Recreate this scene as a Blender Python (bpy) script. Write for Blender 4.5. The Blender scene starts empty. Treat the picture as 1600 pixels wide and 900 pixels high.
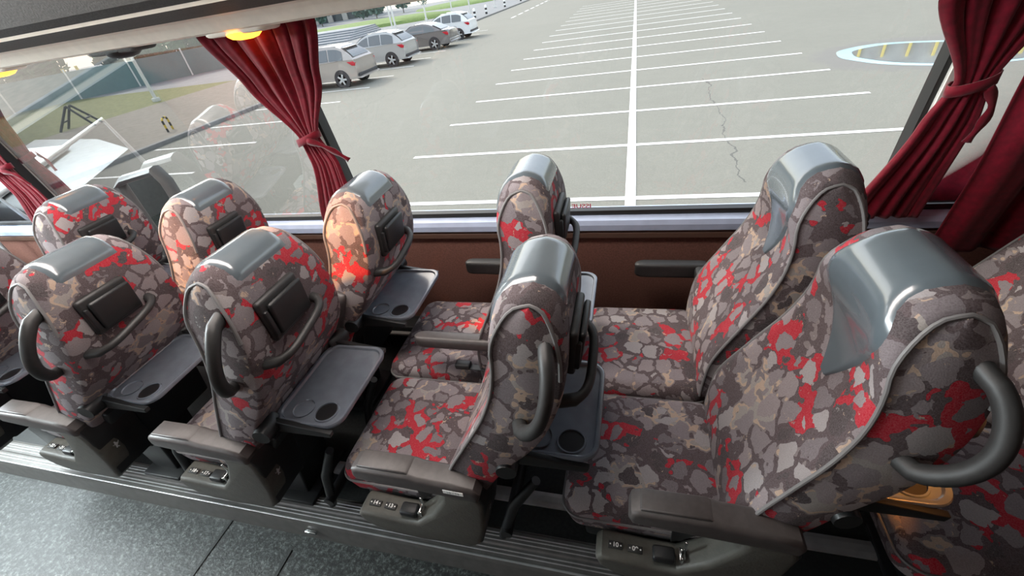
import bpy, bmesh, math, random
from mathutils import Vector, Matrix, noise
random.seed(7)
PI = math.pi
sc = bpy.context.scene
C = sc.collection

# ------------------------------------------------------------------ materials
def mat(name):
    m = bpy.data.materials.new(name); m.use_nodes = True
    nt = m.node_tree; nt.nodes.clear()
    return m, nt

class N:
    def __init__(s, nt): s.nt = nt
    def __call__(s, t, ins=None, **kw):
        n = s.nt.nodes.new(t)
        for k, v in kw.items(): setattr(n, k, v)
        for k, v in (ins or {}).items():
            sock = n.inputs[k]
            if isinstance(v, bpy.types.NodeSocket): s.nt.links.new(v, sock)
            else: sock.default_value = v
        return n
    def math(s, op, a, b=0.0, c=0.0):
        n = s('ShaderNodeMath', operation=op)
        for i, v in enumerate((a, b, c)):
            if isinstance(v, bpy.types.NodeSocket): s.nt.links.new(v, n.inputs[i])
            else: n.inputs[i].default_value = v
        return n.outputs[0]
    def mix(s, f, a, b):
        n = s('ShaderNodeMix', data_type='RGBA')
        for sock, v in ((n.inputs[0], f), (n.inputs[6], a), (n.inputs[7], b)):
            if isinstance(v, bpy.types.NodeSocket): s.nt.links.new(v, sock)
            else: sock.default_value = v if not isinstance(v, tuple) else (v + (1,))[:4]
        return n.outputs[2]
    def ramp(s, f, stops, interp='LINEAR'):
        n = s('ShaderNodeValToRGB'); cr = n.color_ramp; cr.interpolation = interp
        while len(cr.elements) < len(stops): cr.elements.new(0.5)
        for e, (p, c) in zip(cr.elements, stops):
            e.position = p; e.color = (c + (1,))[:4] if isinstance(c, tuple) else (c, c, c, 1)
        s.nt.links.new(f, n.inputs[0])
        return n.outputs[0]

def P(name, col, rough=.5, metal=0., noise_amt=.0, scale=40., bump=0., spec=.5, coat=0., emis=None, sheen=0., bscale=None):
    m, nt = mat(name); n = N(nt)
    out = n('ShaderNodeOutputMaterial')
    b = n('ShaderNodeBsdfPrincipled', {'Base Color': col + (1,), 'Roughness': rough, 'Metallic': metal, 'Specular IOR Level': spec, 'Coat Weight': coat, 'Sheen Weight': sheen})
    if emis:
        b.inputs['Emission Color'].default_value = emis[0] + (1,); b.inputs['Emission Strength'].default_value = emis[1]
    tc = n('ShaderNodeTexCoord')
    ns = n('ShaderNodeTexNoise', {'Vector': tc.outputs['Object'], 'Scale': scale, 'Detail': 5.})
    if noise_amt:
        a = tuple(max(0, c * (1 - noise_amt)) for c in col); d = tuple(min(1, c * (1 + noise_amt)) for c in col)
        r = n.ramp(ns.outputs[0], [(.3, a), (.7, d)])
        nt.links.new(r, b.inputs['Base Color'])
    if bump:
        nb = n('ShaderNodeTexNoise', {'Vector': tc.outputs['Object'], 'Scale': bscale or scale, 'Detail': 4.})
        bp = n('ShaderNodeBump', {'Height': nb.outputs[0], 'Strength': bump, 'Distance': .004})
        nt.links.new(bp.outputs[0], b.inputs['Normal'])
    nt.links.new(b.outputs[0], out.inputs[0])
    return m

def fabric_mat():
    m, nt = mat('moquette'); n = N(nt)
    out = n('ShaderNodeOutputMaterial')
    b = n('ShaderNodeBsdfPrincipled', {'Roughness': .85, 'Specular IOR Level': .25, 'Sheen Weight': .04})
    tc = n('ShaderNodeTexCoord'); oi = n('ShaderNodeObjectInfo')
    off = n('ShaderNodeVectorMath', {0: tc.outputs['Object']}, operation='ADD')
    sh = n('ShaderNodeVectorMath', {0: (3.1, 1.7, 2.3)}, operation='SCALE')
    nt.links.new(oi.outputs['Random'], sh.inputs['Scale'])
    nt.links.new(sh.outputs[0], off.inputs[1])
    base = off.outputs[0]
    wn = n('ShaderNodeTexNoise', {'Vector': base, 'Scale': 38., 'Detail': 3.})
    w1 = n('ShaderNodeVectorMath', {0: wn.outputs[1], 1: (.5, .5, .5)}, operation='SUBTRACT')
    w2 = n('ShaderNodeVectorMath', {0: w1.outputs[0]}, operation='SCALE'); w2.inputs['Scale'].default_value = .026
    p = n('ShaderNodeVectorMath', {0: base, 1: w2.outputs[0]}, operation='ADD').outputs[0]
    SC = 19.
    ve = n('ShaderNodeTexVoronoi', {'Vector': p, 'Scale': SC}, feature='DISTANCE_TO_EDGE')
    vc = n('ShaderNodeTexVoronoi', {'Vector': p, 'Scale': SC}, feature='F1')
    sep = n('ShaderNodeSeparateColor', {'Color': vc.outputs['Color']})
    thr_n = n('ShaderNodeTexNoise', {'Vector': base, 'Scale': 16., 'Detail': 2.})
    gn0 = n('ShaderNodeTexNoise', {'Vector': base, 'Scale': 8.5, 'Detail': 3., 'Roughness': .6})
    thr = n.math('MULTIPLY_ADD', thr_n.outputs[0], .2, -.005)
    thr = n.math('ADD', thr, n.math('MULTIPLY', n.math('GREATER_THAN', gn0.outputs[0], .56), .05))
    gap = n.math('MAXIMUM', n.math('LESS_THAN', ve.outputs['Distance'], thr), n.math('GREATER_THAN', n.math('ADD', vc.outputs['Distance'], n.math('MULTIPLY', thr_n.outputs[0], .3)), .80))
    stone = n.ramp(sep.outputs[0], [(0., (.17, .142, .152)), (.3, (.22, .186, .196)), (.6, (.26, .218, .224)), (.85, (.33, .3, .302))], 'CONSTANT')
    # colour of the gaps between stones
    gn = n('ShaderNodeTexNoise', {'Vector': base, 'Scale': 8.5, 'Detail': 3., 'Roughness': .6})
    gapcol = n.ramp(gn.outputs[0], [(0., (.3, .27, .25)), (.37, (.44, .32, .24)), (.405, (.2, .165, .165)), (.43, (.082, .056, .06)), (.567, (.42, .002, .018))], 'CONSTANT')
    stone2 = n.ramp(sep.outputs[1], [(0., 0.), (.85, 1.)], 'CONSTANT')
    scol = n.mix(stone2, stone, (.062, .045, .048))
    col = n.mix(gap, scol, gapcol)
    # jagged beige flecks
    fn = n('ShaderNodeTexNoise', {'Vector': p, 'Scale': 26., 'Detail': 6., 'Roughness': .75})
    fm = n.math('GREATER_THAN', fn.outputs[0], .64)
    col = n.mix(fm, col, (.43, .32, .24))
    fn2 = n('ShaderNodeTexNoise', {'Vector': base, 'Scale': 31., 'Detail': 6., 'Roughness': .75})
    fm2 = n.math('LESS_THAN', fn2.outputs[0], .345)
    col = n.mix(fm2, col, (.24, .23, .225))
    # weave
    wv = n('ShaderNodeTexNoise', {'Vector': base, 'Scale': 420., 'Detail': 2.})
    col2 = n.mix(.14, col, n.ramp(wv.outputs[0], [(.3, 0.), (.7, .42)]))
    nt.links.new(col2, b.inputs['Base Color'])
    bp = n('ShaderNodeBump', {'Height': wv.outputs[0], 'Strength': .25, 'Distance': .002})
    nt.links.new(bp.outputs[0], b.inputs['Normal'])
    nt.links.new(b.outputs[0], out.inputs[0])
    return m

def glass_mat(name, tint=(.97, .985, .975), gain=1.3, refl=(1, 1, 1)):
    m, nt = mat(name); n = N(nt)
    out = n('ShaderNodeOutputMaterial')
    t = n('ShaderNodeBsdfTransparent', {'Color': tint + (1,)})
    g = n('ShaderNodeBsdfGlossy', {'Color': refl + (1,), 'Roughness': .0})
    f = n('ShaderNodeFresnel', {'IOR': 1.5})
    fac = n.math('MULTIPLY', f.outputs[0], gain)
    mx = n('ShaderNodeMixShader', {0: fac}); nt.links.new(t.outputs[0], mx.inputs[1]); nt.links.new(g.outputs[0], mx.inputs[2])
    nt.links.new(mx.outputs[0], out.inputs[0])
    return m

def velvet_mat():
    m, nt = mat('curtain_velvet'); n = N(nt)
    out = n('ShaderNodeOutputMaterial')
    tc = n('ShaderNodeTexCoord')
    ns = n('ShaderNodeTexNoise', {'Vector': tc.outputs['Object'], 'Scale': 60., 'Detail': 4.})
    c = n.ramp(ns.outputs[0], [(.3, (.135, .002, .011)), (.7, (.225, .003, .018))])
    b = n('ShaderNodeBsdfPrincipled', {'Base Color': c, 'Roughness': .7, 'Sheen Weight': .25, 'Specular IOR Level': .2})
    tr = n('ShaderNodeBsdfTranslucent', {'Color': c})
    mx = n('ShaderNodeMixShader', {0: .16}); nt.links.new(b.outputs[0], mx.inputs[1]); nt.links.new(tr.outputs[0], mx.inputs[2])
    nt.links.new(mx.outputs[0], out.inputs[0])
    return m

def asphalt_mat():
    m, nt = mat('asphalt'); n = N(nt)
    out = n('ShaderNodeOutputMaterial')
    tc = n('ShaderNodeTexCoord'); co = tc.outputs['Object']
    big = n('ShaderNodeTexNoise', {'Vector': co, 'Scale': .22, 'Detail': 6., 'Roughness': .6})
    mid = n('ShaderNodeTexNoise', {'Vector': co, 'Scale': 2.5, 'Detail': 5., 'Roughness': .7})
    fine = n('ShaderNodeTexNoise', {'Vector': co, 'Scale': 38., 'Detail': 4., 'Roughness': .8})
    c = n.ramp(big.outputs[0], [(.3, (0.206, 0.204, 0.174)), (.7, (0.241, 0.238, 0.204))])
    c = n.mix(.35, c, n.ramp(mid.outputs[0], [(.3, (0.181, 0.180, 0.155)), (.7, (0.251, 0.249, 0.212))]))
    c = n.mix(.4, c, n.ramp(fine.outputs[0], [(.32, (0.153, 0.152, 0.130)), (.68, (0.293, 0.290, 0.250))]))
    # cracks
    wob = n('ShaderNodeTexNoise', {'Vector': co, 'Scale': 1.2, 'Detail': 5.})
    sep = n('ShaderNodeSeparateXYZ', {0: co})
    def crack(x0, sx, amp, y0, y1, w):
        d = n.math('ABSOLUTE', n.math('SUBTRACT', sep.outputs[0], n.math('ADD', n.math('MULTIPLY_ADD', wob.outputs[0], amp, x0 - amp / 2), n.math('MULTIPLY', sep.outputs[1], sx))))
        k = n.math('LESS_THAN', d, w)
        k = n.math('MULTIPLY', k, n.math('GREATER_THAN', sep.outputs[1], y0))
        return n.math('MULTIPLY', k, n.math('LESS_THAN', sep.outputs[1], y1))
    c = n.mix(n.math('MULTIPLY', crack(1.42, .045, .7, 5.3, 12.6, .011), .75), c, (.1, .1, .095))
    c = n.mix(n.math('MULTIPLY', crack(-9.5, .02, 1.2, 6, 30, .02), .4), c, (.14, .14, .13))
    # damp halo round the puddle
    dx = n.math('MULTIPLY', n.math('SUBTRACT', sep.outputs[0], 7.35), .36); dy = n.math('MULTIPLY', n.math('SUBTRACT', sep.outputs[1], 13.35), .42)
    r = n.math('SQRT', n.math('ADD', n.math('MULTIPLY', dx, dx), n.math('MULTIPLY', dy, dy)))
    r = n.math('ADD', r, n.math('MULTIPLY_ADD', mid.outputs[0], .5, -.25))
    halo = n.ramp(r, [(.82, .55), (1., 0.)])
    c = n.mix(halo, c, (.2, .19, .185))
    b = n('ShaderNodeBsdfPrincipled', {'Base Color': c, 'Roughness': .85, 'Specular IOR Level': .25})
    bp = n('ShaderNodeBump', {'Height': fine.outputs[0], 'Strength': .3, 'Distance': .01})
    nt.links.new(bp.outputs[0], b.inputs['Normal'])
    nt.links.new(b.outputs[0], out.inputs[0])
    return m

def aisle_mat():
    m, nt = mat('aisle_vinyl'); n = N(nt)
    out = n('ShaderNodeOutputMaterial')
    tc = n('ShaderNodeTexCoord'); co = tc.outputs['Object']
    v = n('ShaderNodeTexNoise', {'Vector': co, 'Scale': 85., 'Detail': 3., 'Roughness': .7})
    c = n.ramp(v.outputs[0], [(.36, (.008, .0095, .009)), (.5, (.026, .03, .028)), (.62, (.085, .098, .092)), (.72, (.17, .19, .18))])
    b = n('ShaderNodeBsdfPrincipled', {'Base Color': c, 'Roughness': .5, 'Specular IOR Level': .45})
    bp = n('ShaderNodeBump', {'Height': v.outputs[0], 'Strength': .5, 'Distance': .003})
    nt.links.new(bp.outputs[0], b.inputs['Normal'])
    nt.links.new(b.outputs[0], out.inputs[0])
    return m

def leaf_mat(name, c1, c2):
    m, nt = mat(name); n = N(nt)
    out = n('ShaderNodeOutputMaterial')
    tc = n('ShaderNodeTexCoord')
    v = n('ShaderNodeTexNoise', {'Vector': tc.outputs['Object'], 'Scale': 2.2, 'Detail': 6., 'Roughness': .8})
    c = n.ramp(v.outputs[0], [(.3, c1), (.7, c2)])
    b = n('ShaderNodeBsdfPrincipled', {'Base Color': c, 'Roughness': .8, 'Specular IOR Level': .2})
    nt.links.new(b.outputs[0], out.inputs[0])
    return m

M = {}
M['fabric'] = fabric_mat()
M['vinyl'] = P('headrest_vinyl', (.105, .13, .148), .2, 0, .1, 9., .12, 1., coat=.35, bscale=14.)
M['piping'] = P('piping', (.17, .165, .165), .55)
M['black'] = P('black_plastic', (.014, .015, .016), .42, 0, .1, 30., .1, .45)
M['rubber'] = P('soft_black_rubber', (.022, .022, .022), .5, 0, .15, 60., .1, .5)
M['grey'] = P('armrest_plastic', (.072, .064, .062), .45, 0, .12, 60., .1, .5)
M['console'] = P('console_plastic', (.085, .082, .07), .5, 0, .12, 40., .2, .4, bscale=160.)
M['tray'] = P('tray_plastic', (.145, .165, .195), .2, 0, .08, 30., .05, .9, coat=.2, bscale=260.)
M['traydark'] = P('tray_hole', (.012, .012, .013), .35)
M['chrome'] = P('buckle_metal', (.7, .72, .72), .22, 1.)
M['railbody'] = P('rail_grey_aluminium', (.16, .155, .145), .42, .35, .15, 24., .05)
M['metal'] = P('rail_aluminium', (.5, .51, .5), .36, .45, .12, 24., .05)
M['darkmetal'] = P('dark_steel', (.03, .032, .033), .42, .5)
M['white'] = P('white_print', (.85, .85, .82), .6)
M['emblem'] = P('emblem_print', (.55, .56, .57), .6)
M['redprint'] = P('red_print', (.55, .03, .07), .6)
M['wall'] = P('brown_wall_lining', (.165, .078, .06), .85, 0, .18, 160., .25, .2, bscale=300.)
M['sill'] = P('sill_plastic', (.46, .54, .7), .25, 0, .06, 20., .05, .5)
M['pillar'] = P('pillar_plastic', (.85, .83, .76), .55, 0, .06, 20.)
M['seal'] = P('window_rubber', (.008, .008, .009), .5)
M['floor'] = P('platform_rubber', (.02, .023, .022), .55, 0, .3, 90., .2, .4)
M['aisle'] = aisle_mat()
M['rackdark'] = P('rack_underside', (.045, .043, .04), .75, 0, .35, 200., .2)
M['racklight'] = P('rack_panel', (.8, .74, .64), .5, 0, .05, 30.)
M['ceiling'] = P('ceiling_lining', (.42, .4, .37), .8, 0, .05, 40.)
M['duct'] = P('heater_duct', (.02, .021, .021), .5, 0, .1, 40.)
M['pipe'] = P('heater_rail', (.5, .5, .47), .4, .3)
M['amber'] = P('amber_lens', (.9, .4, .05), .3, emis=((1., .36, .03), 5.))
M['velvet'] = velvet_mat()
M['glass'] = glass_mat('window_glass')
M['coated'] = glass_mat('coated_window_glass', gain=7.)
M['asphalt'] = asphalt_mat()
M['paint'] = P('road_paint', (.86, .86, .83), .7, 0, .1, 5., .0)
M['pave'] = P('plaza_paving', (.2, .21, .215), .8, 0, .12, 1.4)
M['brick'] = P('brown_sidewalk', (.21, .185, .15), .85, 0, .14, 3.)
M['kerb'] = P('kerb_stone', (.2, .2, .195), .8, 0, .15, 4.)
M['step'] = P('step_stone', (.25, .27, .29), .7, 0, .08, 3.)
M['lawn'] = leaf_mat('lawn_grass', (.1, .17, .05), (.2, .27, .09))
M['lawn2'] = leaf_mat('rough_grass', (.1, .12, .04), (.22, .22, .09))
M['leaf'] = leaf_mat('green_leaves', (.03, .075, .03), (.1, .18, .07))
M['leaf2'] = leaf_mat('blue_green_leaves', (.06, .13, .11), (.19, .29, .24))
M['gold'] = leaf_mat('autumn_leaves', (.32, .19, .05), (.58, .4, .15))
M['bark'] = P('bark', (.16, .13, .1), .9, 0, .2, 8.)
M['lime'] = P('limewash', (.72, .72, .68), .8)
M['pole'] = P('lamp_pole', (.66, .66, .62), .5)
M['yellow'] = P('yellow_paint', (.62, .44, .05), .55)
M['yellowfin'] = P('pale_yellow_fin', (.9, .72, .2), .55)
M['blackpaint'] = P('black_paint', (.02, .02, .02), .55)
M['stone'] = P('building_stone', (.44, .42, .38), .8, 0, .08, .5)
M['darkglass'] = P('building_glass', (.1, .12, .13), .15)
M['teal'] = P('teal_fence_sheet', (.11, .2, .2), .6, 0, .1, .6)
M['redpaint'] = P('red_awning', (.5, .03, .03), .6)
M['puddle'] = P('puddle_water', (.12, .13, .135), .01, 0, spec=1., coat=1.)
M['puddleskyrim'] = P('puddle_painted_sky_edge', (.42, .62, .68), .1, 0, .06, 2.)  # pale blue base stands in for reflected sky on the wet edge
M['carsilver'] = P('silver_car_paint', (.46, .46, .45), .28, .35, coat=.6)
M['carbeige'] = P('champagne_car_paint', (.4, .36, .33), .28, .35, coat=.6)
M['cargrey'] = P('grey_car_paint', (.2, .185, .18), .25, .4, coat=.6)
M['carwhite'] = P('white_car_paint', (.82, .83, .83), .3, 0, coat=.6)
M['carglass'] = P('car_glass', (.1, .115, .12), .06, 0, spec=1.)
M['cartrim'] = P('car_trim', (.03, .03, .032), .6)
M['tyre'] = P('tyre_rubber', (.022, .022, .022), .75)
M['alloy'] = P('alloy_wheel', (.5, .5, .49), .35, .2)
M['taillamp'] = P('tail_lamp', (.5, .015, .03), .2)
M['plate'] = P('number_plate', (.6, .64, .68), .4)
M['dash'] = P('dashboard_plastic', (.075, .082, .085), .5, 0, .1, 20.)
M['dashlight'] = P('dashboard_light_plastic', (.3, .32, .33), .45, 0, .1, 20.)
M['brownplastic'] = P('armrest_cap', (.2, .125, .085), .4)

# ------------------------------------------------------------------ mesh helpers
def T(x, y, z): return Matrix.Translation((x, y, z))
def RX(a): return Matrix.Rotation(a, 4, 'X')
def RY(a): return Matrix.Rotation(a, 4, 'Y')
def RZ(a): return Matrix.Rotation(a, 4, 'Z')

class MB:
    def __init__(s): s.bm = bmesh.new(); s.mats = []
    def mi(s, m):
        if m is None: return 0
        if m not in s.mats: s.mats.append(m)
        return s.mats.index(m)
    def add(s, verts, faces, m=None, mx=None, smooth=True):
        i = s.mi(m)
        vs = [s.bm.verts.new(mx @ Vector(v) if mx else v) for v in verts]
        for f in faces:
            try:
                fc = s.bm.faces.new([vs[k] for k in f]); fc.material_index = i; fc.smooth = smooth
            except ValueError: pass
        return vs
    def box(s, c, size, bev=0., seg=2, m=None, mx=None, smooth=True):
        b = bmesh.new(); bmesh.ops.create_cube(b, size=1)
        for v in b.verts: v.co = Vector((v.co.x * size[0], v.co.y * size[1], v.co.z * size[2]))
        if bev > 0: bmesh.ops.bevel(b, geom=list(b.edges), offset=min(bev, .49 * min(size)), segments=seg, profile=.5, affect='EDGES')
        b.verts.index_update()
        vs = [v.co + Vector(c) for v in b.verts]; fs = [[v.index for v in f.verts] for f in b.faces]; b.free()
        s.add(vs, fs, m, mx, smooth and bev > 0); return s
    def loft(s, rings, m=None, closed=True, caps=True, mx=None, smooth=True):
        n = len(rings[0]); vs = [v for r in rings for v in r]; fs = []
        for i in range(len(rings) - 1):
            for j in range(n if closed else n - 1):
                k = (j + 1) % n
                fs.append((i * n + j, i * n + k, (i + 1) * n + k, (i + 1) * n + j))
        if caps and closed:
            fs.append(tuple(range(n - 1, -1, -1))); b0 = (len(rings) - 1) * n; fs.append(tuple(range(b0, b0 + n)))
        s.add(vs, fs, m, mx, smooth); return s
    def tube(s, pts, r, m=None, seg=10, mx=None, caps=True, flat=1.0):
        pts = [Vector(p) for p in pts]; rings = []; up = None
        for i, p in enumerate(pts):
            d = (pts[min(i + 1, len(pts) - 1)] - pts[max(i - 1, 0)]).normalized()
            if up is None:
                up = Vector((0, 0, 1)) if abs(d.z) < .9 else Vector((1, 0, 0))
            a = d.cross(up)
            if a.length < 1e-4: a = d.cross(Vector((0, 1, 0)))
            a.normalize(); b = a.cross(d).normalized(); up = b
            rr = r[i] if isinstance(r, (list, tuple)) else r
            rings.append([p + a * math.cos(2 * PI * k / seg) * rr + b * math.sin(2 * PI * k / seg) * rr * flat for k in range(seg)])
        return s.loft(rings, m, True, caps, mx)
    def prism(s, poly, y0, y1, m=None, bev=0., seg=3, mx=None, axis='y'):
        b = bmesh.new()
        mk = {'y': lambda p, h: (p[0], h, p[1]), 'z': lambda p, h: (p[0], p[1], h), 'x': lambda p, h: (h, p[0], p[1])}[axis]
        lo = [b.verts.new(mk(p, y0)) for p in poly]; hi = [b.verts.new(mk(p, y1)) for p in poly]
        b.faces.new(lo); b.faces.new(hi[::-1]); n = len(poly)
        for i in range(n): b.faces.new((lo[i], hi[i], hi[(i + 1) % n], lo[(i + 1) % n]))
        bmesh.ops.recalc_face_normals(b, faces=b.faces)
        if bev > 0:
            es = [e for e in b.edges if (e.verts[0] in lo) == (e.verts[1] in lo)] if False else list(b.edges)
            rim = [e for e in b.edges if len({round(mk((0, 0), 1)[k] and e.verts[j].co[k], 5) for j in (0, 1) for k in range(3)}) >= 0 and abs((e.verts[0].co - e.verts[1].co)[{'x': 0, 'y': 1, 'z': 2}[axis]]) < 1e-6]
            bmesh.ops.bevel(b, geom=rim, offset=bev, segments=seg, profile=.5, affect='EDGES', clamp_overlap=True)
        b.verts.index_update()
        s.add([v.co.copy() for v in b.verts], [[v.index for v in f.verts] for f in b.faces], m, mx, bev > 0); b.free(); return s
    def lathe(s, prof, m=None, seg=24, mx=None):
        rings = [[(r * math.cos(2 * PI * k / seg), r * math.sin(2 * PI * k / seg), z) for k in range(seg)] for r, z in prof]
        return s.loft(rings, m, True, True, mx)
    def mesh(s, name, m, angle=40):
        bm = s.bm
        bmesh.ops.remove_doubles(bm, verts=bm.verts, dist=1e-6)
        bmesh.ops.recalc_face_normals(bm, faces=bm.faces)
        for e in bm.edges:
            if len(e.link_faces) == 2 and e.calc_face_angle(0) > math.radians(angle): e.smooth = False
        me = bpy.data.meshes.new(name); bm.to_mesh(me); bm.free()
        mats = s.mats if s.mats else [m]
        for x in mats: me.materials.append(x if x is not None else m)
        return me
    def build(s, name, m=None, parent=None, angle=40):
        o = bpy.data.objects.new(name, s.mesh(name, m, angle)); C.objects.link(o)
        if parent: o.parent = parent
        return o

def link(name, me, parent=None, mx=None):
    o = bpy.data.objects.new(name, me); C.objects.link(o)
    if parent: o.parent = parent
    if mx: o.matrix_local = mx
    return o
def thing(name, label, cat, loc=(0, 0, 0), rotz=0, group=None):
    o = bpy.data.objects.new(name, None); C.objects.link(o)
    o.location = loc; o.rotation_euler = (0, 0, rotz); o.empty_display_size = .1
    return tag(o, label, cat, group)
def tag(o, label, cat, group=None, kind=None):
    o['label'] = label; o['category'] = cat
    if group: o['group'] = group
    if kind: o['kind'] = kind
    return o
def struct(o): o['kind'] = 'structure'; return o

def catmull(pts, n):
    """n samples evenly spaced on a smooth curve through 2-D or 3-D pts"""
    pts = [Vector(p) for p in pts]; ext = [pts[0] * 2 - pts[1]] + pts + [pts[-1] * 2 - pts[-2]]
    fine = []
    for i in range(1, len(ext) - 2):
        a, b, c, d = ext[i - 1:i + 3]
        for k in range(16):
            t = k / 16
            fine.append(.5 * ((2 * b) + (c - a) * t + (2 * a - 5 * b + 4 * c - d) * t * t + (-a + 3 * b - 3 * c + d) * t ** 3))
    fine.append(pts[-1]); L = [0]
    for i in range(1, len(fine)): L.append(L[-1] + (fine[i] - fine[i - 1]).length)
    out = []; j = 0
    for k in range(n):
        s_ = L[-1] * k / (n - 1)
        while j < len(L) - 2 and L[j + 1] < s_: j += 1
        f = 0 if L[j + 1] == L[j] else (s_ - L[j]) / (L[j + 1] - L[j])
        out.append(fine[j].lerp(fine[j + 1], min(1, max(0, f))))
    return out
def smooth01(a, b, x):
    t = max(0, min(1, (x - a) / (b - a))); return t * t * (3 - 2 * t)
def rrect(hx, hy, r, n=6):
    out = []
    for cx, cy, a0 in ((hx - r, hy - r, 0), (-hx + r, hy - r, PI / 2), (-hx + r, -hy + r, PI), (hx - r, -hy + r, 1.5 * PI)):
        for k in range(n + 1):
            a = a0 + PI / 2 * k / n; out.append((cx + r * math.cos(a), cy + r * math.sin(a)))
    return out

def text_mesh(name, body, size, m, mirror=False, bold=0.):
    cu = bpy.data.curves.new(name, 'FONT'); cu.body = body; cu.size = size; cu.align_x = 'CENTER'; cu.align_y = 'CENTER'; cu.offset = bold
    o = bpy.data.objects.new(name + '_tmp', cu); C.objects.link(o)
    dg = bpy.context.evaluated_depsgraph_get(); me = bpy.data.meshes.new_from_object(o.evaluated_get(dg))
    bpy.data.objects.remove(o); me.name = name
    me.materials.clear(); me.materials.append(m)
    return me

# ------------------------------------------------------------------ camera
cam_d = bpy.data.cameras.new('camera'); cam = bpy.data.objects.new('camera', cam_d); C.objects.link(cam)
sc.camera = cam
Xc = Vector((2493, 67, -672)).normalized(); Yc = Vector((195, -516, 672)); Yc = (Yc - Xc * Yc.dot(Xc)).normalized(); Zc = Xc.cross(Yc)
right = Vector((Xc[0], Yc[0], Zc[0])); down = Vector((Xc[1], Yc[1], Zc[1])); fwd = Vector((Xc[2], Yc[2], Zc[2]))
mw = Matrix(((right.x, -down.x, -fwd.x, 0), (right.y, -down.y, -fwd.y, -1.58), (right.z, -down.z, -fwd.z, 1.52), (0, 0, 0, 1)))
cam.matrix_world = mw
cam_d.sensor_width = 36; cam_d.lens = 36 * 672 / 1600; cam_d.clip_start = .02; cam_d.clip_end = 1000

# ------------------------------------------------------------------ the seat
W = .21                                            # half width of a seat back
FRONT = [(-.004, .43), (.0, .5), (.016, .59), (.076, .71), (.118, .79), (.143, .86), (.151, .92), (.143, .97), (.147, 1.01), (.166, 1.05), (.196, 1.077), (.236, 1.087)]
BACK = [(.08, .43), (.102, .5), (.136, .57), (.178, .64), (.24, .72), (.274, .79), (.297, .87), (.303, .95), (.301, 1.0), (.293, 1.042), (.272, 1.074), (.236, 1.087)]
ZW = [(.4, .206), (.6, .203), (.75, .190), (.85, .176), (.95, .157), (1.0, .145), (1.05, .131), (1.09, .121)]
def half_width(z):
    for a, b in zip(ZW[:-1], ZW[1:]):
        if z <= b[0]: return a[1] + (b[1] - a[1]) * max(0, (z - a[0]) / (b[0] - a[0]))
    return ZW[-1][1]
NF = 34
fr = catmull(FRONT, NF); bk = catmull(BACK, NF)
prof = fr + bk[::-1][1:]                           # front bottom -> top -> back bottom
NP = len(prof)
def prof_normal(i):
    d = prof[min(i + 1, NP - 1)] - prof[max(i - 1, 0)]; d.normalize()
    return Vector((-d.y, d.x))                     # outward: front faces -x
nrm = [prof_normal(i) for i in range(NP)]
def surf(i, s_, off=0.):
    """point of the seat-back skin: profile index i (float), lateral share s_ in -1..1"""
    i0 = max(0, min(NP - 2, int(i))); f = i - i0
    p = prof[i0].lerp(prof[i0 + 1], f); nn = nrm[i0].lerp(nrm[i0 + 1], f).normalized()
    w_ = half_width(p.y); head = smooth01(.9, 1.05, p.y)
    if i > NF: head *= 1 - .8 * smooth01(NF + 1, NF + 9, i)
    ri = .010 + .018 * head; k0 = .86 - .36 * head; k = min(1, max(0, (abs(s_) - k0) / (1 - k0)))
    ins = ri * (1 - math.sqrt(max(0, 1 - k * k)))
    if i <= NF:                                    # a shallow hollow for the sitter's back
        ins += .018 * smooth01(.5, .62, p.y) * (1 - smooth01(.98, 1.05, p.y)) * max(0, 1 - s_ * s_)
    q = p - nn * (ins - off)
    return Vector((q.x, s_ * w_, q.y))
ZTOP = 1.16

def backrest_mesh():
    mb = MB()
    ys = [-1, -.995, -.98, -.95, -.9, -.82, -.72, -.6, -.4, -.2, 0]; ys = ys + [-v for v in ys[:-1]][::-1]
    mb.loft([[surf(i, y) for i in range(NP)] for y in ys], None, False, False)
    for sgn in (-1, 1):                            # padded side panels
        rows = []
        for k in range(NF):
            a = surf(k, sgn); b = surf(NP - 1 - k, sgn)
            rows.append([a.lerp(b, t) + Vector((0, sgn * .007 * math.sin(PI * t), 0)) for t in (0, .15, .35, .5, .65, .85, 1)])
        mb.loft(rows, None, False, False)
    bot = [[surf(0, y), surf(NP - 1, y)] for y in ys]
    mb.loft(bot, None, False, False)
    return mb.mesh('backrest', M['fabric'], 60)
def piping_mesh(sgn):
    mb = MB(); mb.tube([surf(i, sgn * 1.004, .0015) for i in range(0, NF + 9)], .0042, None, 8)
    return mb.mesh('piping', M['piping'])
def cover_mesh():
    mb = MB(); ZB = .815; i0 = next(i for i in range(NF) if prof[i].y > ZB); i1 = NF + 3
    rows = []; n = 44
    for k in range(n + 1):
        i = i0 + (i1 - i0) * k / n; z = prof[int(i)].y + (prof[min(NP - 1, int(i) + 1)].y - prof[int(i)].y) * (i - int(i))
        u = min(1, max(0, (z - ZB) / .17)) if i < NF else 1
        hw = .003 + .118 * (u ** .95) - (.036 * smooth01(1.0, 1.075, z) if i < NF else .036); row = []
        for a in range(-9, 10):
            t = a / 9; edge = min(1, (1 - abs(t)) * 6, (n - k) / 2.5)
            row.append(surf(i, (t * hw - .012 * (1 - u)) / half_width(z), -.001 + .006 * math.sqrt(max(0, edge))))
        rows.append(row)
    mb.loft(rows, None, False, False)
    return mb.mesh('headrest_cover', M['vinyl'], 70)

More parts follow.
